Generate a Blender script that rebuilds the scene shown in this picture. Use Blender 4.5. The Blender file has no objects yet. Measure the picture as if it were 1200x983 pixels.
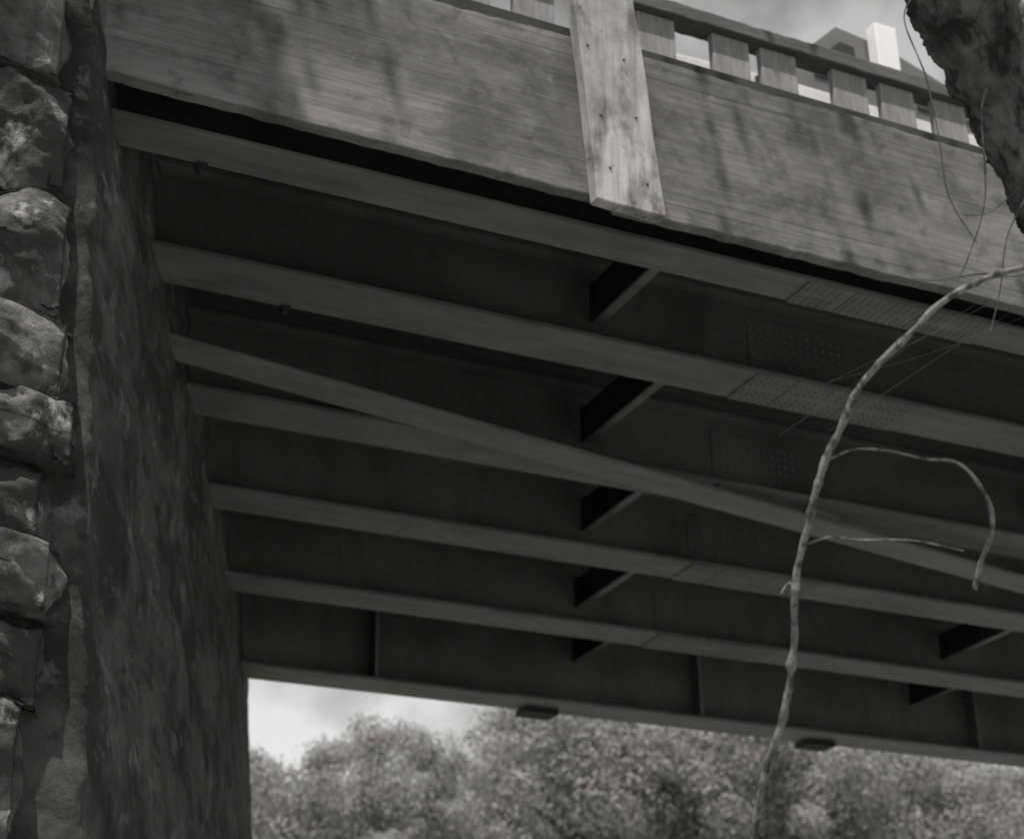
import bpy, bmesh, math, random
from mathutils import Vector, Matrix, noise
random.seed(7)
scene=bpy.context.scene
CZ=1.6   # eye height above the ground
COL=scene.collection

# ------------------------------------------------------------ materials
def mat(name, c0, c1, scale=4.0, stretch=(1,1,1), rough=0.8, bump=0.3, bscale=None, lo=0.35, hi=0.65,
        layers=(), dist=0.01, metallic=0.0, spec=0.3, detail=8, transl=0.0):
    """layers: list of (colour, scale, stretch, lo, hi, amount)"""
    m=bpy.data.materials.new(name); m.use_nodes=True
    n=m.node_tree.nodes; l=m.node_tree.links
    b=n["Principled BSDF"]; b.inputs["Roughness"].default_value=rough
    b.inputs["Metallic"].default_value=metallic
    b.inputs["Specular IOR Level"].default_value=spec
    tc=n.new("ShaderNodeTexCoord")
    def nz(sc,st,det,dis=.25):
        mp=n.new("ShaderNodeMapping"); mp.inputs["Scale"].default_value=st
        l.new(tc.outputs["Object"],mp.inputs["Vector"])
        t=n.new("ShaderNodeTexNoise"); t.inputs["Scale"].default_value=sc; t.inputs["Detail"].default_value=det
        t.inputs["Roughness"].default_value=0.65; t.inputs["Distortion"].default_value=dis
        l.new(mp.outputs["Vector"],t.inputs["Vector"]); return t
    t=nz(scale,stretch,detail)
    r=n.new("ShaderNodeValToRGB"); e=r.color_ramp.elements
    e[0].position=lo; e[0].color=(c0,c0,c0,1); e[1].position=hi; e[1].color=(c1,c1,c1,1)
    l.new(t.outputs["Fac"],r.inputs["Fac"])
    col=r.outputs["Color"]
    for (c2,s2,st2,lo2,hi2,am) in layers:
        t2=nz(s2,st2,7)
        r2=n.new("ShaderNodeValToRGB"); e=r2.color_ramp.elements
        e[0].position=lo2; e[0].color=(0,0,0,1); e[1].position=hi2; e[1].color=(am,am,am,1)
        l.new(t2.outputs["Fac"],r2.inputs["Fac"])
        mx=n.new("ShaderNodeMixRGB"); mx.inputs["Color2"].default_value=(c2,c2,c2,1)
        l.new(r2.outputs["Color"],mx.inputs["Fac"]); l.new(col,mx.inputs["Color1"]); col=mx.outputs["Color"]
    l.new(col,b.inputs["Base Color"])
    if bump>0:
        tb=nz(bscale or scale*2,stretch,8)
        bp=n.new("ShaderNodeBump"); bp.inputs["Strength"].default_value=bump; bp.inputs["Distance"].default_value=dist
        l.new(tb.outputs["Fac"],bp.inputs["Height"]); l.new(bp.outputs["Normal"],b.inputs["Normal"])
    if transl:
        tr=n.new("ShaderNodeBsdfTranslucent"); l.new(col,tr.inputs["Color"])
        ms=n.new("ShaderNodeMixShader"); ms.inputs[0].default_value=transl
        l.new(b.outputs[0],ms.inputs[1]); l.new(tr.outputs[0],ms.inputs[2])
        l.new(ms.outputs[0],n["Material Output"].inputs["Surface"])
    return m
O=(1,1,1)
M_flange=mat("steel_flange_paint",.12,.17,3,(0.6,3,3),rough=.6,bump=.15,bscale=60,dist=.003,
   layers=[(.08,4,(.5,2,2),.48,.7,.8),(.24,30,O,.60,.75,.35),(.055,1.3,O,.5,.7,.5)])
M_brace=mat("steel_brace_lightened",.15,.20,3,(0.6,3,3),rough=.6,bump=.15,bscale=60,dist=.003,
   layers=[(.10,4,(.5,2,2),.48,.7,.7),(.26,30,O,.60,.75,.35)])  # flange paint lightened in place of the shading that sets the brace apart
M_web=mat("steel_paint_shaded_web",.08,.12,2.0,O,rough=.75,bump=.12,bscale=50,dist=.003,
   layers=[(.05,3,(1,1,.4),.5,.7,.7),(.2,24,O,.66,.76,.4),(.05,.9,O,.5,.65,.6)])  # same paint as the flanges, darkened for the shade between girders
M_dark=mat("diaphragm_steel_and_web_shade",.018,.03,6,rough=.8,bump=.1)
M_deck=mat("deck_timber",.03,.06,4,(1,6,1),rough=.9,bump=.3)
M_wood=mat("fascia_wood",.12,.25,2.3,(.8,1,1.5),rough=.9,bump=.6,bscale=7,dist=.007,lo=.34,hi=.66,
   layers=[(.06,4.2,(.35,6,14),.40,.72,.6),(.045,2.3,(1.0,1,1.4),.46,.64,.65),(.035,7,(1.0,1,1.0),.54,.68,.6),(.32,9,(.3,6,26),.57,.72,.45),(.03,2,(.22,4,34),.57,.68,.55),(.30,16,O,.62,.74,.4)])
M_wood2=mat("post_wood",.36,.58,3,(3,3,.5),rough=.85,bump=.5,bscale=9,dist=.006,lo=.3,hi=.7,
   layers=[(.14,5,(4.5,1,.35),.46,.70,.75),(.08,6,(1.5,1,.8),.53,.68,.75),(.05,16,(1,1,1),.60,.68,.8),(.08,1.6,(1,1,1),.50,.66,.6)])
M_rail=mat("rail_wood",.08,.13,6,(1,6,6),rough=.85,bump=.3)
M_picket=mat("picket_wood",.18,.30,7,(6,6,.7),rough=.85,bump=.3)
M_stone=mat("rock_faced_stone",.09,.27,4,rough=.97,bump=1.0,bscale=12,dist=.04,lo=.3,hi=.62,
   layers=[(.025,1.5,O,.45,.57,.85),(.7,7,O,.56,.68,.6),(.025,8,O,.56,.66,.75)])  # pale layer paints sun highlights into the stone colour
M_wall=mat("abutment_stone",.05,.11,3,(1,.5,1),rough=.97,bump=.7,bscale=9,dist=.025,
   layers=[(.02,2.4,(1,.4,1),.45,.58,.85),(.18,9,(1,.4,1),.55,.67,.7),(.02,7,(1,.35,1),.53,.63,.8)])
M_bark=mat("bark",.06,.15,9,(1,1,.45),rough=.97,bump=1.0,bscale=22,dist=.04,lo=.4,hi=.6,
   layers=[(.28,8,(1,1,.5),.52,.66,.65),(.02,15,(1,1,.3),.50,.58,.85)])
M_twig=mat("branch_bark",.12,.26,25,rough=.95,bump=1.0,bscale=50,dist=.008,layers=[(.04,45,(1,1,.6),.48,.58,.85)])
M_tbark=mat("tree_bark",.05,.1,4,rough=.95,bump=.4)
M_ground=mat("ground_soil",.18,.32,.4,rough=1,bump=.4,bscale=3,dist=.1)
M_white=mat("white_paint",.88,.92,3,rough=.4,bump=0,spec=.5)
M_body=mat("truck_paint",.6,.8,3,rough=.4,bump=0,spec=.5)
M_cab=mat("grey_cab_paint",.12,.18,3,rough=.4,bump=0,spec=.5)
M_glass=mat("window_glass",.02,.04,2,rough=.1,bump=0,spec=.8)
M_rubber=mat("rubber",.02,.03,8,rough=.9,bump=.1)
M_chrome=mat("chrome",.6,.7,3,rough=.2,bump=0,metallic=1)
M_nail=mat("iron_nail",.04,.06,8,rough=.7,bump=0)
M_silk=mat("pale_strand",.2,.35,8,rough=.7,bump=0)
M_leaf=mat("hazed_leaves",.30,.46,.6,rough=.65,bump=0,detail=3,lo=.3,hi=.7,transl=.48)  # pale tone puts the distance haze into the leaf colour
M_shade_leaf=mat("unseen_shade_leaves",.08,.12,.6,rough=.7,bump=0,detail=3)

# ------------------------------------------------------------ helpers
def link(o): COL.objects.link(o); return o
def empty(name,loc=(0,0,0),label=None,cat=None,kind=None,group=None):
    o=link(bpy.data.objects.new(name,None)); o.location=loc; o.empty_display_size=.2
    tag(o,label,cat,kind,group); return o
def tag(o,label=None,cat=None,kind=None,group=None):
    if label:o["label"]=label
    if cat:o["category"]=cat
    if kind:o["kind"]=kind
    if group:o["group"]=group
def mk(name,bm,mats,parent=None,smooth=False,bevel=0):
    me=bpy.data.meshes.new(name); bm.to_mesh(me); bm.free()
    for m in (mats if isinstance(mats,(list,tuple)) else [mats]): me.materials.append(m)
    if smooth:
        for p in me.polygons:p.use_smooth=True
    o=link(bpy.data.objects.new(name,me))
    if parent:
        o.parent=parent; o.matrix_parent_inverse=Matrix.Translation(parent.location).inverted()
    if bevel:
        b=o.modifiers.new("bevel","BEVEL"); b.width=bevel; b.segments=2
    return o
def box(bm,x0,x1,y0,y1,z0,z1,mi=0,shear=0.0):
    vs=[]
    for z in(z0,z1):
        for y in(y0,y1):
            for x in(x0,x1):
                vs.append(bm.verts.new((x+shear*(y-y0),y,z+CZ)))
    for f in((0,2,3,1),(4,5,7,6),(0,1,5,4),(2,6,7,3),(0,4,6,2),(1,3,7,5)):
        fc=bm.faces.new([vs[i] for i in f]); fc.material_index=mi
def rivet(bm,x,y,z,axis,r=.011,mi=0):
    ax={'z':Vector((0,0,-1)),'y':Vector((0,-1,0))}[axis]
    u=Vector((1,0,0)); v=ax.cross(u)
    c=Vector((x,y,z+CZ)); rings=[]
    for rr,h in((1,0),(.75,.6)):
        rings.append([bm.verts.new(c+(u*math.cos(a)+v*math.sin(a))*r*rr+ax*r*h) for a in [k*math.pi/3 for k in range(6)]])
    t=bm.verts.new(c+ax*r*.85)
    for k in range(6):
        j=(k+1)%6
        bm.faces.new((rings[0][k],rings[0][j],rings[1][j],rings[1][k])).material_index=mi
        bm.faces.new((rings[1][k],rings[1][j],t)).material_index=mi
def tube(bm,pts,rads,seg=10,wob=0.0,nseed=0,sub=4,cap=True,knots=0,fine=0.0):
    P=[Vector(p) for p in pts]
    out=[];R=[]
    n=len(P)
    for i in range(n-1):
        p0=P[max(i-1,0)];p1=P[i];p2=P[i+1];p3=P[min(i+2,n-1)]
        for k in range(sub):
            t=k/sub
            out.append(.5*((2*p1)+(p2-p0)*t+(2*p0-5*p1+4*p2-p3)*t*t+(3*p1-p0-3*p2+p3)*t**3))
            R.append(rads[i]*(1-t)+rads[i+1]*t)
    out.append(P[-1]);R.append(rads[-1])
    if knots:
        rk=random.Random(nseed+5)
        for q in range(knots):
            c=rk.randrange(2,len(out)-2); a=rk.uniform(.10,.26)
            for d,w in((-1,.5),(0,1),(1,.5)): R[c+d]*=1+a*w
    kw=max(R)*.25 if knots else 0
    out=[p+Vector((noise.noise(p*14),noise.noise(p*14+Vector((9,0,0))),0))*kw*2 for p in out]
    prev=None;u=None
    for i,p in enumerate(out):
        d=(out[min(i+1,len(out)-1)]-out[max(i-1,0)]).normalized()
        if u is None: u=d.orthogonal().normalized()
        u=(u-d*u.dot(d)).normalized(); v=d.cross(u)
        ring=[]
        for k in range(seg):
            a=2*math.pi*k/seg; dr=u*math.cos(a)+v*math.sin(a)
            q=p+dr*R[i]
            rr=R[i]*(1+wob*noise.noise((q*(.35/max(R[i],.01)))+Vector((nseed,0,0))))
            if fine:
                q2=q+Vector((3.3,1.7,5.1))
                g=1-2*abs(noise.noise(Vector((q2.x*30,q2.y*30,q2.z*7))))
                rr+=fine*(g+.8*noise.noise(Vector((q2.x*55,q2.y*55,q2.z*18)))+.6*noise.noise(q2*90))
            ring.append(bm.verts.new(p+dr*rr+Vector((0,0,CZ))))
        if prev:
            for k in range(seg):
                j=(k+1)%seg; bm.faces.new((prev[k],prev[j],ring[j],ring[k]))
        elif cap: bm.faces.new(list(reversed(ring)))
        prev=ring
    if cap: bm.faces.new(prev)

# ------------------------------------------------------------ abutment line
SK=.395
def xa(y,z=3.4): return .925+SK*(y-4.93)-(z-3.4)/14.0

bridge=empty("bridge",(6,7.7,CZ+3.4),"steel girder bridge with timber fascia on a rough stone abutment","bridge")
GY=[4.955,6.10,7.27,8.36,9.58,10.62]
GZ=[3.40,3.60,3.60,3.60,3.60,3.40]
FWS=[.088,.14,.14,.14,.14,.145]
XE=14.0; TZ=4.02
SPL=[3.85,4.33,4.84,5.33,5.80,None]
for i,(y,z) in enumerate(zip(GY,GZ)):
    FW=FWS[i]
    bm=bmesh.new(); x0=xa(y)-.35
    box(bm,x0,XE,y-FW,y+FW,z,z+.022,0)
    wm=2 if i==0 else 1  # near-black steel on the first web paints the shade under the fascia
    box(bm,x0,XE,y-.009,y+.009,z+.022,TZ,wm)
    box(bm,x0,XE,y-.09,y+.09,TZ,TZ+.03,wm)
    if i==5:
        box(bm,x0,XE,y-.022,y-.0095,z+.0225,z+.12,1)
        for sx in(4.05,6.56,9.07,11.6): box(bm,sx-.012,sx+.012,y-.13,y-.0225,z+.0225,TZ-.001,0)
    g=mk("girder",bm,[M_flange,M_web,M_dark],bridge,bevel=.003)
    g["label"]="long painted steel girder"
    s=SPL[i]
    if s:
        bm=bmesh.new()
        s2=s+.04
        for a,b in((s2-.22,s2-.003),(s2+.003,s2+.34),(s2+.346,s2+.70)):
            box(bm,a,b,y-FW+.003,y+FW-.003,z-.007,z-.001,0)
            for r in(-.8,-.52,-.24,.24,.52,.8):
                k=a+.025
                while k<b-.012:
                    rivet(bm,k,y+r*FW,z-.007,'z',.0082); k+=.036
        if i:
            box(bm,s-.14,s+.40,y-.0145,y-.0095,z+.06,TZ-.06,1)
            k=s-.12
            while k<s+.39:
                zz=z+.085
                while zz<TZ-.07:
                    if abs(k-s)>.02: rivet(bm,k,y-.0145,zz,'y',.0095,0)
                    zz+=.045
                k+=.045
        mk("splice_plate",bm,[M_flange,M_web],g)
    if i==5:
        for gx in(5.35,7.69):
            bm=bmesh.new(); box(bm,gx-.13,gx+.13,y+.03,y+.19,z-.04,z-.001)
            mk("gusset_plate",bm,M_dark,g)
for i,x in enumerate((3.35,3.91,4.48,5.06,5.58)):
    for off in(0,2.95,5.9):
        if i==2 and off==2.95: continue
        X=x+off
        bm=bmesh.new(); ya=GY[i]+.01; yb=GY[i+1]-.024
        box(bm,X-.006,X+.006,ya,yb,3.745,3.93)
        box(bm,X+.0062,X+.055,ya,yb,3.745,3.757,1)
        box(bm,X+.0062,X+.055,ya,yb,3.918,3.93)
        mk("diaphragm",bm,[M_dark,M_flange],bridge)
for gx,gi in((1.25,0),(1.95,1)):
    bm=bmesh.new(); y=GY[gi]+FWS[gi]
    box(bm,gx,gx+.035,y-.02,y+.03,GZ[gi]-.012,GZ[gi]-.001); bmesh.ops.create_uvsphere(bm,u_segments=8,v_segments=6,radius=.016,matrix=Matrix.Translation((gx+.017,y+.015,GZ[gi]-.015+CZ)))
    mk("flange_clip",bm,M_dark,bridge)
# diagonal lateral brace
bm=bmesh.new()
a=Vector((1.30,6.56));b=Vector((9.5,8.0)); d=(b-a).normalized(); nn=Vector((-d.y,d.x))*.094
def prism(bm,c,z0,z1):
    lo=[bm.verts.new((p.x,p.y,z0+CZ)) for p in c]; hi=[bm.verts.new((p.x,p.y,z1+CZ)) for p in c]
    bm.faces.new(lo[::-1]);bm.faces.new(hi)
    for k in range(len(c)): j=(k+1)%len(c); bm.faces.new((lo[k],lo[j],hi[j],hi[k]))
prism(bm,[a-nn,b-nn,b+nn,a+nn],3.500,3.522)
for t in(.5,.985):
    c=a+(b-a)*t; e=d*.1; n2=nn*.5
    prism(bm,[c-e-n2,c+e-n2,c+e+n2,c-e+n2],3.5225,3.599)
bmesh.ops.recalc_face_normals(bm,faces=bm.faces)
mk("diagonal_brace",bm,M_brace,bridge,bevel=.003)
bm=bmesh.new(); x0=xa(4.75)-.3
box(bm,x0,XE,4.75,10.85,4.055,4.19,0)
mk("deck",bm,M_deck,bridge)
def board(name,x0,x1,z0,z1,y0,y1,m,label,tilt=0,parent=bridge,seed=0):
    bm=bmesh.new(); nx=max(2,int((x1-x0)/.03))
    rows=[]
    for k in range(nx+1):
        x=x0+(x1-x0)*k/nx
        e=.008*noise.noise(Vector((x*3,seed,0)))+.007*noise.noise(Vector((x*14,seed,0)))-tilt*(x1-x)
        e2=.010*noise.noise(Vector((x*2.2,seed+5,0)))+.006*noise.noise(Vector((x*17,seed,3)))
        rows.append([bm.verts.new((x,yy,zz+CZ)) for yy,zz in((y0,z0+e),(y1,z0+e),(y1,z1+e2),(y0,z1+e2))])
    for k in range(nx):
        for q in range(4):
            w=(q+1)%4; bm.faces.new((rows[k][q],rows[k][w],rows[k+1][w],rows[k+1][q]))
    bm.faces.new(rows[0]);bm.faces.new(rows[-1][::-1])
    bmesh.ops.recalc_face_normals(bm,faces=bm.faces)
    o=mk(name,bm,m,parent,bevel=.005); o["label"]=label; return o
board("fascia_board",.70,2.70,3.408,4.085,4.68,4.735,M_wood,"weathered wide timber board with dark stains",seed=1,tilt=-.008)
board("fascia_board",2.708,8.2,3.385,4.095,4.68,4.735,M_wood,"weathered wide timber board with dark stains",seed=2)
board("curb_timber",.8,8.2,4.192,4.34,4.95,5.1,M_wood,"low timber curb on the deck edge",seed=4)
bm=bmesh.new()
box(bm,2.595,2.868,4.62,4.678,3.355,4.62)
bmesh.ops.subdivide_edges(bm,edges=bm.edges,cuts=6,use_grid_fill=True)
LEAN=.078
for v in bm.verts:
    v.co.x+= -(v.co.z-CZ-3.36)*LEAN+.010*noise.noise(v.co*3)+.004*noise.noise(v.co*11)
    if v.co.z<CZ+3.4: v.co.z+=.012*noise.noise(v.co*9)
post=mk("post",bm,M_wood2,bridge,bevel=.005); post["label"]="pale plank post nailed over the fascia boards"
for x,z in((2.66,3.5),(2.81,3.47),(2.65,3.72),(2.8,3.75),(2.63,4.02),(2.78,4.0)):
    bm=bmesh.new()
    bmesh.ops.create_uvsphere(bm,u_segments=8,v_segments=6,radius=.0055,matrix=Matrix.Translation((x-(z-3.36)*LEAN,4.619,z+CZ)))
    mk("nail",bm,M_nail,post)
# railing
rail=empty("railing",(5,5.4,CZ+4.19)); RB=rail.location.copy(); rail.parent=bridge; rail.matrix_parent_inverse=Matrix.Translation(bridge.location).inverted()
board("top_rail",1.2,8.4,4.965,5.035,5.345,5.46,M_rail,"dark weathered top rail",parent=None,seed=6)
def par(o,p,base):
    o.parent=p; o.matrix_parent_inverse=Matrix.Translation(base).inverted()
par(bpy.data.objects["top_rail"],rail,RB)
first=None
x=1.50
while x<8.3:
    if first is None:
        bm=bmesh.new(); box(bm,-.098,.098,5.385,5.42,4.192,4.96)
        first=mk("picket",bm,M_picket,None,bevel=.003); o=first; o.location.x=x; par(o,rail,RB)
    else:
        o=first.copy(); link(o); o.location.x=x+random.uniform(-.022,.022); o.rotation_euler=(0,random.uniform(-.006,.006),0)
        o.parent=rail; o.matrix_parent_inverse=first.matrix_parent_inverse.copy()
    x+=.318

# ------------------------------------------------------------ abutment
ab=empty("abutment",(-1,6,0),"rough stone bridge abutment with rock-faced corner blocks","bridge abutment")
def ridged(p): return 1-2*abs(noise.noise(p))
bm=bmesh.new()
nw=16                                  # columns that turn round the corner
ny,nzz=260,240; y0,y1=4.53,11.05; z0,z1=-1.6,6.3
grid=[]
for j in range(nzz+1):
    row=[]
    z=z0+(z1-z0)*j/nzz
    for i in range(-nw,ny+1):
        y=y0+(y1-y0)*max(i,0)/ny
        yn=y0+(y1-y0)*i/ny
        wy=yn*.32+.06*noise.noise(Vector((yn*.8,z*1.5,7))); wz=z+.10*noise.noise(Vector((yn*.8,z*1.5,17)))
        h=.022*noise.noise(Vector((wy*1.7,z*1.5,1)))+.020*ridged(Vector((wy*3,wz*3.4,5)))+.015*noise.noise(Vector((wy*8,wz*9,9)))+.009*ridged(Vector((wy*14,wz*15,2)))+.006*noise.noise(Vector((wy*30,wz*32,2)))
        c=(wz+1.6)/.33; ci=math.floor(c); f=c-ci
        bl=(yn/.8+.37*ci+.2*math.sin(ci*2.3)); g=bl-math.floor(bl)
        e=min(min(f,1-f)*.33,min(g,1-g)*.8)
        h-=.012*max(0,1-e/.03)
        h+=.014*noise.noise(Vector((ci*5.3,math.floor(bl)*3.1,2)))
        fl=min(1,max(.25,(9.8-yn)/3))       # dressed flatter towards the far end
        h*=fl if yn>6.8 else 1
        xz=min(z,3.9)
        if i>=0: row.append(bm.verts.new((xa(y,xz)+h*.93,y-h*.367,z+CZ)))
        else: row.append(bm.verts.new((xa(y0,xz)+h*.93+i*.022,y0-h*.367,z+CZ)))
    grid.append(row)
zt=next(j for j in range(nzz+1) if z0+(z1-z0)*j/nzz>4.04)
for j in range(nzz):
    for i in range(ny+nw):
        yy=y0+(y1-y0)*(i-nw)/ny
        if j>=zt and yy>4.66: continue   # deck passes here
        bm.faces.new((grid[j][i],grid[j][i+1],grid[j+1][i+1],grid[j+1][i]))
loose=[v for v in bm.verts if not v.link_faces]
bmesh.ops.delete(bm,geom=loose,context='VERTS')
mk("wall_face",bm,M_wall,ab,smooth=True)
bm=bmesh.new()
def prz(c,z0,z1):
    lo=[bm.verts.new((p[0],p[1],z0+CZ)) for p in c]; hi=[bm.verts.new((p[0],p[1],z1+CZ)) for p in c]
    bm.faces.new(lo[::-1]);bm.faces.new(hi)
    for k in range(len(c)): j=(k+1)%len(c); bm.faces.new((lo[k],lo[j],hi[j],hi[k]))
prz([(-6,4.66),(.56,4.66),(2.95,11.0),(-6,11.0)],-1.6,4.05)
prz([(-6,4.66),(.60,4.66),(.62,5.0),(-6,5.0)],4.0505,6.3)
bmesh.ops.recalc_face_normals(bm,faces=bm.faces)
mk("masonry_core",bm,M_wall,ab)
u=Vector((.367,.93,0))
def rock(name,cx,cy,zc,L,Dp,H,seed,bul=.10,skew=0.0,arris=.9):
    """rock-faced block: cx = its right-hand arris, cy = its front plane.
    The face swells to a rounded boss with a sloping shoulder and an undercut below."""
    bm=bmesh.new(); bmesh.ops.create_cube(bm,size=2)
    bmesh.ops.subdivide_edges(bm,edges=bm.edges,cuts=41,use_grid_fill=True)
    sv=Vector((seed*7.1,seed*1.3,0))
    for v in bm.verts:
        p=v.co.copy()
        ex=abs(p.x);ey=abs(p.y);ez=abs(p.z)
        w=Vector((p.x*L/2,p.y*Dp/2,p.z*H/2))
        nv=w+sv
        front=p.y<-.99; side=p.x>.99
        dist_,pts=noise.voronoi(nv*6)
        fac=noise.cell(Vector(pts[0])*3.7)
        edge=min(1,(dist_[1]-dist_[0])*3)
        ridge=.18+.45*noise.noise(Vector((nv.x*4,seed,0)))+.15*noise.noise(Vector((nv.x*12,seed,5)))
        ridge=max(-.3,min(.65,ridge))
        if p.z>ridge: t=(p.z-ridge)/(1-ridge); f=max(0,1-t**1.5)**.7
        else: t=(ridge-p.z)/(ridge+1); f=max(0,1-t**1.2)**.95
        cr=(1-max(0,(p.x-.0)/1.0)**2.0*arris)*(1-max(0,(-p.x-.2)/.8)**2.2*.75)
        if p.y<.4 and p.x>0: w.z*=1-.15*p.x**2*max(0,(.4-p.y)/1.4)
        if front:
            a=bul*f*cr*(.9+.8*noise.noise(nv*2.6))+.03*fac*edge*f*cr+.04*(ridged(nv*4.5)-.35)*f*cr+.018*noise.noise(nv*10)+.010*noise.noise(nv*22)+.007*noise.noise(nv*46)
            w.y-=a-.02
        if side:
            sr=1-max(0,(-p.y+.1)/1.1)**2*.9
            w.x+=-.05+.065*f*sr*(.7+.6*noise.noise(nv*4))+.018*(ridged(nv*6)-.5)+.010*noise.noise(nv*15)+.006*noise.noise(nv*40)
        if ez>.75:
            k=(ez-.75)/.25
            w.z-=math.copysign(.006*k+.035*k*max(0,noise.noise(nv*4.5)),p.z)
        w.z+=skew*w.x+.036*noise.noise(Vector((w.x*5,seed,zc*3)))*(1 if p.z>0 else -1)
        w.z+=.016*noise.noise(nv*8)
        v.co=Vector((cx-L/2,cy,zc+CZ))+Vector((w.x,0,w.z))+u*(w.y+Dp/2)
    bmesh.ops.recalc_face_normals(bm,faces=bm.faces)
    return mk(name,bm,M_stone,ab,smooth=True)
z=-1.6;k=0
random.seed(11)
while z<6.2:
    H=random.choice((.21,.25,.31,.36,.40)); zc=z+H/2
    L=random.uniform(.40,.52) if k%2 else random.uniform(.28,.36)
    cy=4.43+random.uniform(-.05,.04)
    cx=xa(cy,min(zc,3.7))+random.uniform(-.05,.03)-.015
    if zc>3.55: cx+=.06
    if zc<2.0: cx-=.03+.05*min(1,(2.0-zc)/1.0)
    bl=random.uniform(.08,.14)
    sk=random.uniform(-.16,.02) if zc<3.2 else random.uniform(-.30,-.16)
    rock("corner_block",cx,cy,zc,L,.22,H*1.07,k,bl,sk)
    rock("face_block",cx-L+.02,cy+.01,zc-sk*L*.6,.42,.22,H*1.07,k+40,bl*.9,sk,arris=.7)
    rock("face_block",cx-L-.38,cy+.01,zc,.6,.22,H*1.07,k+80,bl*.9,sk*.3,arris=.6)
    z+=H;k+=1

# ------------------------------------------------------------ truck on the bridge deck
TB=Vector((5.4,6.8,CZ+4.19))
tr=empty("truck",TB,"pale boxy old truck with a grey cab on the bridge deck","truck")
DX=-.10
def extr(prof,y0,y1):
    bm=bmesh.new()
    A=[bm.verts.new((x+DX,y0,z+CZ)) for x,z in prof];B=[bm.verts.new((x+DX,y1,z+CZ)) for x,z in prof]
    bm.faces.new(A);bm.faces.new(B[::-1])
    for k in range(len(prof)): j=(k+1)%len(prof); bm.faces.new((A[k],A[j],B[j],B[k]))
    bmesh.ops.recalc_face_normals(bm,faces=bm.faces); return bm
body=[(3.75,4.5),(3.7,5.0),(3.75,5.34),(4.62,5.38),(6.05,5.38),(8.1,5.38),(8.15,4.6),(7.5,4.5),(7.35,4.85),(6.95,4.85),(6.8,4.5),(4.95,4.5),(4.8,4.85),(4.4,4.85),(4.25,4.5)]
mk("truck_body",extr(body,6.02,7.6),M_body,tr,bevel=.008)
mk("truck_cab",extr([(4.68,5.382),(4.72,5.58),(4.98,5.84),(5.30,5.80),(5.60,5.70),(5.85,5.60),(6.05,5.382)],6.03,7.58),M_cab,tr)
mk("window",extr([(4.80,5.47),(4.82,5.57),(4.99,5.74),(5.08,5.73),(5.08,5.47)],6.02,6.026),M_glass,tr)
bm=bmesh.new(); box(bm,5.17+DX,5.31+DX,5.94,6.02,5.58,5.87)
mk("white_box",bm,M_white,tr,bevel=.006)
mk("window",extr([(5.46,5.45),(5.46,5.64),(5.70,5.58),(5.80,5.45)],6.02,6.026),M_glass,tr)
mk("vent_grille",extr([(4.42,5.18),(4.42,5.34),(4.62,5.35),(4.62,5.18)],6.0,6.018),M_glass,tr)
mk("vent_grille",extr([(4.02,5.05),(4.02,5.2),(4.1,5.21),(4.1,5.05)],6.0,6.018),M_glass,tr)
for cx in(4.6+DX,7.15+DX):
    for yy in(6.05,7.37):
        bm=bmesh.new(); bmesh.ops.create_cone(bm,cap_ends=True,segments=28,radius1=.34,radius2=.34,depth=.2,matrix=Matrix.Translation((cx,yy+.1,CZ+4.19+.34))@Matrix.Rotation(math.pi/2,4,'X'))
        w=mk("wheel",bm,M_rubber,tr,bevel=.03)
        bm=bmesh.new(); bmesh.ops.create_cone(bm,cap_ends=True,segments=20,radius1=.17,radius2=.12,depth=.21,matrix=Matrix.Translation((cx,yy+.1,CZ+4.19+.34))@Matrix.Rotation(math.pi/2,4,'X'))
        mk("hubcap",bm,M_chrome,w)
for yy in(6.2,7.4):
    bm=bmesh.new(); bmesh.ops.create_uvsphere(bm,u_segments=14,v_segments=10,radius=.09,matrix=Matrix.Translation((3.72+DX,yy,CZ+5.0)))
    mk("headlight",bm,M_chrome,tr)
bm=bmesh.new(); box(bm,3.56+DX,3.66+DX,6.0,7.62,4.55,4.7); mk("bumper",bm,M_chrome,tr,bevel=.02)

# ------------------------------------------------------------ leaning tree near the camera
bt=empty("leaning_tree",(3.0,2.4,0),"leaning rough-barked tree with a long bare drooping branch","tree")
bm=bmesh.new()
tube(bm,[(3.0,2.4,-1.75),(2.74,2.40,-.6),(2.50,2.33,.5),(2.32,2.25,1.376),(2.25,2.17,1.625),(2.15,2.105,1.786),(2.045,2.058,1.947),(1.940,2.017,2.109),(1.855,1.955,2.284),(1.68,1.85,2.7),(1.6,1.9,3.4),(1.6,2.1,4.6),(1.5,2.3,6.0),(1.9,2.5,7.2)],
     [.16,.12,.085,.058,.052,.056,.070,.090,.10,.088,.075,.06,.045,.02],seg=84,wob=.15,sub=28,fine=.010)
trunk=mk("trunk",bm,M_bark,bt,smooth=True)
bm=bmesh.new()
R0=[.008,.006,.005,.0054,.0058,.006,.0062,.0064,.0064,.0066,.0065,.0065,.0064,.0055,.004,.003]
tube(bm,[(2.24,2.17,1.60),(2.08,2.04,1.52),(1.951,1.954,1.502),(1.845,2.022,1.470),(1.767,2.099,1.396),(1.715,2.162,1.325),(1.690,2.215,1.246),(1.678,2.255,1.180),(1.671,2.300,1.102),(1.671,2.348,1.009),(1.685,2.390,.917),(1.688,2.451,.798),(1.675,2.502,.713),(1.679,2.559,.601),(1.67,2.6,.45),(1.69,2.62,.3)],
     R0,seg=12,wob=.4,sub=18,knots=34,nseed=3)
br=mk("branch",bm,M_twig,bt,smooth=True)
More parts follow.
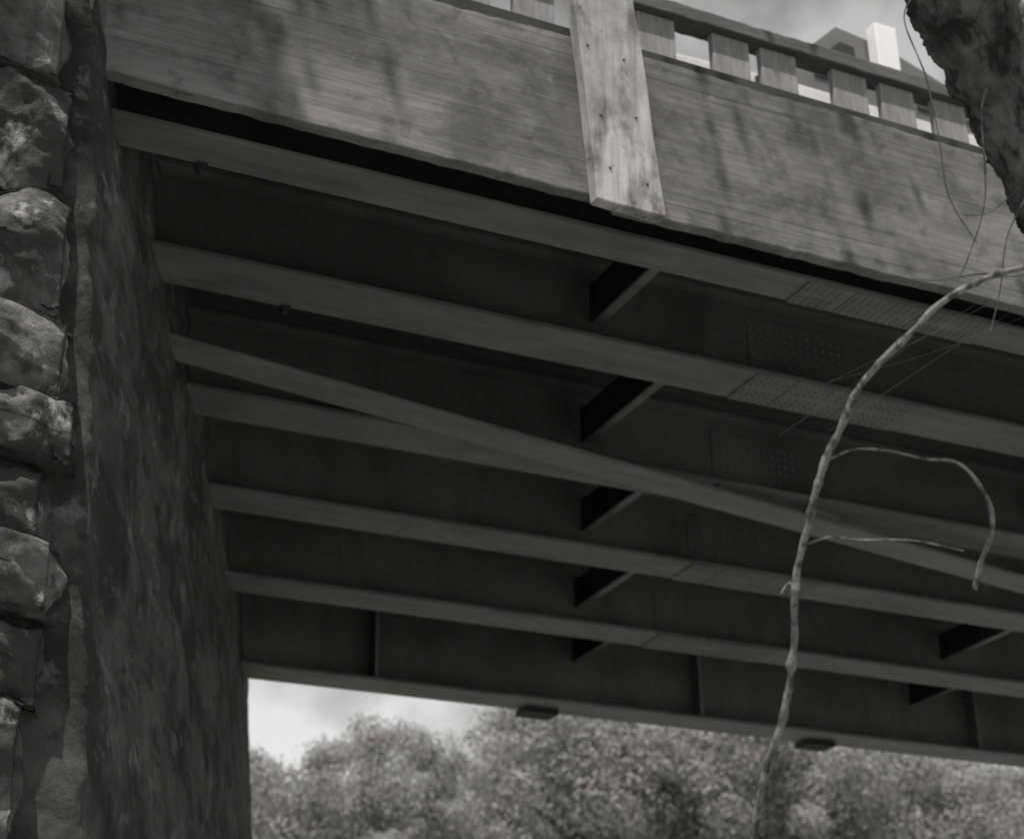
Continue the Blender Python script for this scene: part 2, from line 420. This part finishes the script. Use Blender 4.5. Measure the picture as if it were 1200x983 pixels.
T=[([(1.681,2.240,1.207),(1.72,2.21,1.224),(1.773,2.187,1.222),(1.83,2.16,1.205),(1.889,2.143,1.199),(1.938,2.145,1.149),(1.959,2.163,1.096),(1.951,2.194,1.044),(1.949,2.217,1.003)],[.0025,.0019,.0019,.0022,.0027,.0035,.0045,.004,.0035],12),
([(1.675,2.310,1.079),(1.71,2.29,1.09),(1.760,2.266,1.084),(1.839,2.230,1.082),(1.921,2.198,1.064)],[.0025,.0017,.0015,.0013,.001],5),
([(1.83,1.99,2.10),(1.785,2.008,2.018),(1.839,2.034,1.918),(1.879,2.067,1.819),(1.914,2.102,1.720),(1.975,2.113,1.642)],[.002,.0016,.0015,.0013,.0013,.001],2),
([(1.99,2.03,1.95),(1.941,2.015,1.860),(1.974,2.073,1.719),(1.965,2.129,1.621),(1.93,2.13,1.56)],[.002,.0018,.0015,.0013,.001],2),
([(2.18,2.12,1.68),(2.062,2.099,1.588),(1.99,2.13,1.59),(1.923,2.170,1.582),(1.87,2.19,1.585)],[.002,.0018,.0015,.0012,.0008],0),
([(1.671,2.348,1.009),(1.66,2.35,1.02),(1.645,2.355,1.0)],[.003,.002,.001],0),
([(2.10,2.09,1.80),(2.02,2.11,1.72),(1.97,2.13,1.71)],[.0015,.001,.0008],0),
([(2.10,2.08,1.78),(2.03,2.09,1.66),(2.02,2.12,1.56),(1.99,2.13,1.47)],[.002,.0016,.0013,.001],0),
]
for p,r,kn in T:
    bm=bmesh.new(); tube(bm,p,r,seg=7,wob=.4,sub=8,knots=kn,nseed=kn); mk("twig",bm,M_twig,br,smooth=True)
for p in ([(2.05,2.08,1.56),(1.90,2.16,1.47),(1.70,2.24,1.36)],[(2.06,2.09,1.53),(1.9,2.18,1.42),(1.70,2.25,1.27)],[(2.05,2.08,1.58),(1.85,2.2,1.44),(1.63,2.3,1.27)],[(2.05,2.1,1.50),(1.9,2.2,1.44),(1.75,2.3,1.40)]):
    bm=bmesh.new(); tube(bm,p,[.00008]*3,seg=5,sub=4); mk("strand",bm,M_silk,br)
LM=[[(1.6,2.1,4.6),(2.6,2.4,6.2),(3.6,2.7,7.6),(4.6,2.8,8.2)],[(1.5,2.3,6.0),(.7,2.5,7.3),(-.3,2.75,8.2)],[(1.9,2.5,7.1),(2.2,2.7,7.9),(2.6,2.8,8.8)]]
for p in LM:
    bm=bmesh.new(); tube(bm,p,[.05,.035,.022,.008][:len(p)] if len(p)==4 else [.05,.03,.008],seg=10,wob=.5,sub=6); mk("limb",bm,M_bark,bt,smooth=True)
rnd=random.Random(21); V=[];F=[]  # unseen leaf crown added overhead to cast dappled shade on the boards
CL=[(rnd.uniform(-.9,4.9),2.95+rnd.gauss(0,.35),rnd.uniform(7.2,9.2),rnd.uniform(.15,.42),1.0) for c in range(34)]
CL=[(c[0],c[1],c[2],.6,.12) if c[0]>1.5 else c for c in CL if abs(c[0]-1.36)>.45]
# densest clumps, added unseen, shade the fascia's left end and the top stones
CL+=[(-.36,3.15,8.2,.26,9),(-.46,3.02,8.2,.24,9),(-.24,3.26,8.2,.22,9),(-.50,3.2,8.2,.24,7),(-.62,2.95,8.2,.24,5)]
for cx,cy,cz,cr,dn in CL:
    for q in range(int(70*cr/.3*dn)):
        d=Vector((rnd.gauss(0,1),rnd.gauss(0,1),rnd.gauss(0,.7)))*cr*.6
        p=Vector((cx,cy,cz+CZ))+d; s=rnd.uniform(.03,.06)
        n=Vector((rnd.gauss(0,1),rnd.gauss(0,1),rnd.gauss(0,1)+.6)).normalized(); t=n.orthogonal().normalized(); b=n.cross(t)
        i=len(V); V+=[tuple(p-t*s),tuple(p+b*s*.6),tuple(p+t*s),tuple(p-b*s*.6)]; F.append((i,i+1,i+2,i+3))
me=bpy.data.meshes.new("crown"); me.from_pydata(V,[],F); me.materials.append(M_shade_leaf)
o=link(bpy.data.objects.new("crown",me)); o.parent=bt; o.matrix_parent_inverse=Matrix.Translation(bt.location).inverted()

# ------------------------------------------------------------ background trees
def crown_mesh(seed,n_cl=105,lv=380,leaf=.058):
    rnd=random.Random(seed); V=[];F=[]
    for c in range(n_cl):
        inner=c>=85
        a=rnd.uniform(0,2*math.pi); e=math.asin(rnd.uniform(-.55,1)); rr=rnd.uniform(.15,.5) if inner else rnd.uniform(.6,1.0)
        wv=1+.25*noise.noise(Vector((math.cos(a)*2,math.sin(a)*2,seed)))
        cx=3.1*rr*wv*math.cos(e)*math.cos(a); cy=3.1*rr*wv*math.cos(e)*math.sin(a); cz=3.2*rr*wv*math.sin(e)
        cr=1.0 if inner else rnd.uniform(.4,.95)
        for k in range(lv):
            d=Vector((rnd.gauss(0,1),rnd.gauss(0,1),rnd.gauss(0,1))).normalized()*cr*(rnd.uniform(.5,1.08))
            p=Vector((cx,cy,cz))+Vector((d.x,d.y,d.z*.85))
            s=leaf*rnd.uniform(.6,1.5)
            n=(d.normalized()+Vector((rnd.uniform(-.8,.8),rnd.uniform(-.8,.8),rnd.uniform(-.4,.8)))).normalized()
            t=n.orthogonal().normalized(); t.rotate(Matrix.Rotation(rnd.uniform(0,6.3),3,n)); b=n.cross(t)
            i=len(V)
            V+= [p-t*s,p+b*s*.6,p+t*s,p-b*s*.6]; F.append((i,i+1,i+2,i+3))
    me=bpy.data.meshes.new("crown"); me.from_pydata([tuple(v) for v in V],[],F); me.materials.append(M_leaf); return me
def trunk_mesh(seed):
    rnd=random.Random(seed); bm=bmesh.new()
    tube(bm,[(0,0,-CZ),(.1,0,3-CZ),(0,.1,6-CZ),(.1,0,9-CZ)],[.28,.22,.17,.08],seg=10,wob=.3)
    for k in range(6):
        a=k*1.05+rnd.random(); h=rnd.uniform(5,8)
        tube(bm,[(0,0,h-CZ),(math.cos(a)*1.1,math.sin(a)*1.1,h+.9-CZ),(math.cos(a)*2.2,math.sin(a)*2.2,h+1.3-CZ+rnd.random())],[.12,.07,.03],seg=6)
    me=bpy.data.meshes.new("trunk"); bm.to_mesh(me); bm.free(); me.materials.append(M_tbark); return me
CM=[crown_mesh(s) for s in(1,2,3,4)]; TM=[trunk_mesh(s) for s in(1,2)]
TREES=[(10.7,36,11.9,.74),(13.3,34.5,12.5,.74),(19.5,36,15.1,1.02),(22.9,34.5,14.7,1.0),(25.9,36,14.6,1.05),(28.8,35,13.7,1.0),(32.0,36,13.0,1.0),(35,36,12.4,1.0),
 (9.4,42,12.2,.9),(16.9,43,10.9,.8),(22.6,43,16.6,1.12),(25.8,42,16.2,1.15),(29.5,43,15.8,1.15),(34.5,43,15.0,1.1),(38.5,44,14.2,1.1),(13.4,42,12.4,.85),(16.4,35,10.1,.72)]
for k,(x,y,top,sc) in enumerate(TREES):
    t=empty("tree",(x,y,0),"broad leafy tree with a rounded crown beyond the bridge","tree",group="leafy trees beyond the bridge")
    c=link(bpy.data.objects.new("crown",CM[k%4])); c.parent=t; c.location=(0,0,top-3.6*sc-.2); c.scale=(sc,sc,sc); c.rotation_euler=(0,0,k*1.7)
    w=link(bpy.data.objects.new("trunk",TM[k%2])); w.parent=t; w.scale=(1,1,(top-3)/9.5)

# ------------------------------------------------------------ ground
bm=bmesh.new()
N=80
G=[[None]*(N+1) for _ in range(N+1)]
for i in range(N+1):
    for j in range(N+1):
        f=lambda q:((q/N*2-1)**3)*600+(q/N*2-1)*30
        x=f(i);y=f(j)
        G[i][j]=bm.verts.new((x,y,.12*noise.noise(Vector((x*.3,y*.3,0)))-.1))
for i in range(N):
    for j in range(N): bm.faces.new((G[i][j],G[i+1][j],G[i+1][j+1],G[i][j+1]))
g=mk("ground",bm,M_ground,smooth=True); g["kind"]="structure"; g["label"]="bare earth ground below the bridge"; g["category"]="ground"

# ------------------------------------------------------------ light
S=Vector((-.27,-.30,.90)).normalized()
sun=bpy.data.lights.new("sun","SUN"); sun.energy=5.0; sun.angle=math.radians(.5); sun.color=(1,.985,.96)
so=link(bpy.data.objects.new("sun",sun)); so.rotation_euler=(-S).to_track_quat('-Z','Y').to_euler(); so.location=(-5,-5,12)
w=bpy.data.worlds.new("World"); scene.world=w; w.use_nodes=True
n=w.node_tree.nodes;l=w.node_tree.links
bg=n["Background"]; sky=n.new("ShaderNodeTexSky"); sky.sky_type='NISHITA'; sky.sun_disc=False
sky.sun_elevation=math.asin(S.z); sky.sun_rotation=math.atan2(S.x,S.y)%(2*math.pi)
bw=n.new("ShaderNodeSeparateColor"); l.new(sky.outputs[0],bw.inputs[0])   # blue-sensitive film
tc=n.new("ShaderNodeTexCoord"); nz=n.new("ShaderNodeTexNoise"); nz.inputs["Scale"].default_value=7; nz.inputs["Detail"].default_value=8
l.new(tc.outputs["Generated"],nz.inputs["Vector"])
rp=n.new("ShaderNodeValToRGB"); rp.color_ramp.elements[0].position=.42; rp.color_ramp.elements[1].position=.58
l.new(nz.outputs["Fac"],rp.inputs["Fac"])
# clouds thicken towards the horizon
sx=n.new("ShaderNodeSeparateXYZ"); l.new(tc.outputs["Generated"],sx.inputs[0])
mr=n.new("ShaderNodeMapRange"); mr.inputs[1].default_value=.25; mr.inputs[2].default_value=.75; mr.inputs[3].default_value=1; mr.inputs[4].default_value=.35
l.new(sx.outputs[2],mr.inputs[0])
mm=n.new("ShaderNodeMath"); mm.operation='MULTIPLY'; l.new(rp.outputs["Color"],mm.inputs[0]); l.new(mr.outputs[0],mm.inputs[1])
mx=n.new("ShaderNodeMixRGB"); mx.inputs["Color2"].default_value=(13,13,13,1)
l.new(mm.outputs[0],mx.inputs["Fac"]); l.new(bw.outputs[2],mx.inputs["Color1"])
l.new(mx.outputs[0],bg.inputs["Color"]); bg.inputs["Strength"].default_value=.062

# ------------------------------------------------------------ camera
cam=bpy.data.cameras.new("camera"); co=link(bpy.data.objects.new("camera",cam)); scene.camera=co
cam.sensor_width=36; cam.lens=36*2051/1200; cam.clip_end=3000; cam.clip_start=.05
X=Vector((.9033,-.4286,-.0173));U=Vector((-.1689,-.3925,.9041));Fw=Vector((.3942,.8139,.4269))
m=Matrix(((X.x,U.x,-Fw.x,0),(X.y,U.y,-Fw.y,0),(X.z,U.z,-Fw.z,CZ),(0,0,0,1)))
co.matrix_world=m
cam.dof.use_dof=True; cam.dof.focus_distance=4.3; cam.dof.aperture_fstop=4.6
scene.view_settings.view_transform='Standard'
try: scene.view_settings.look='None'
except: pass
scene.view_settings.exposure=0
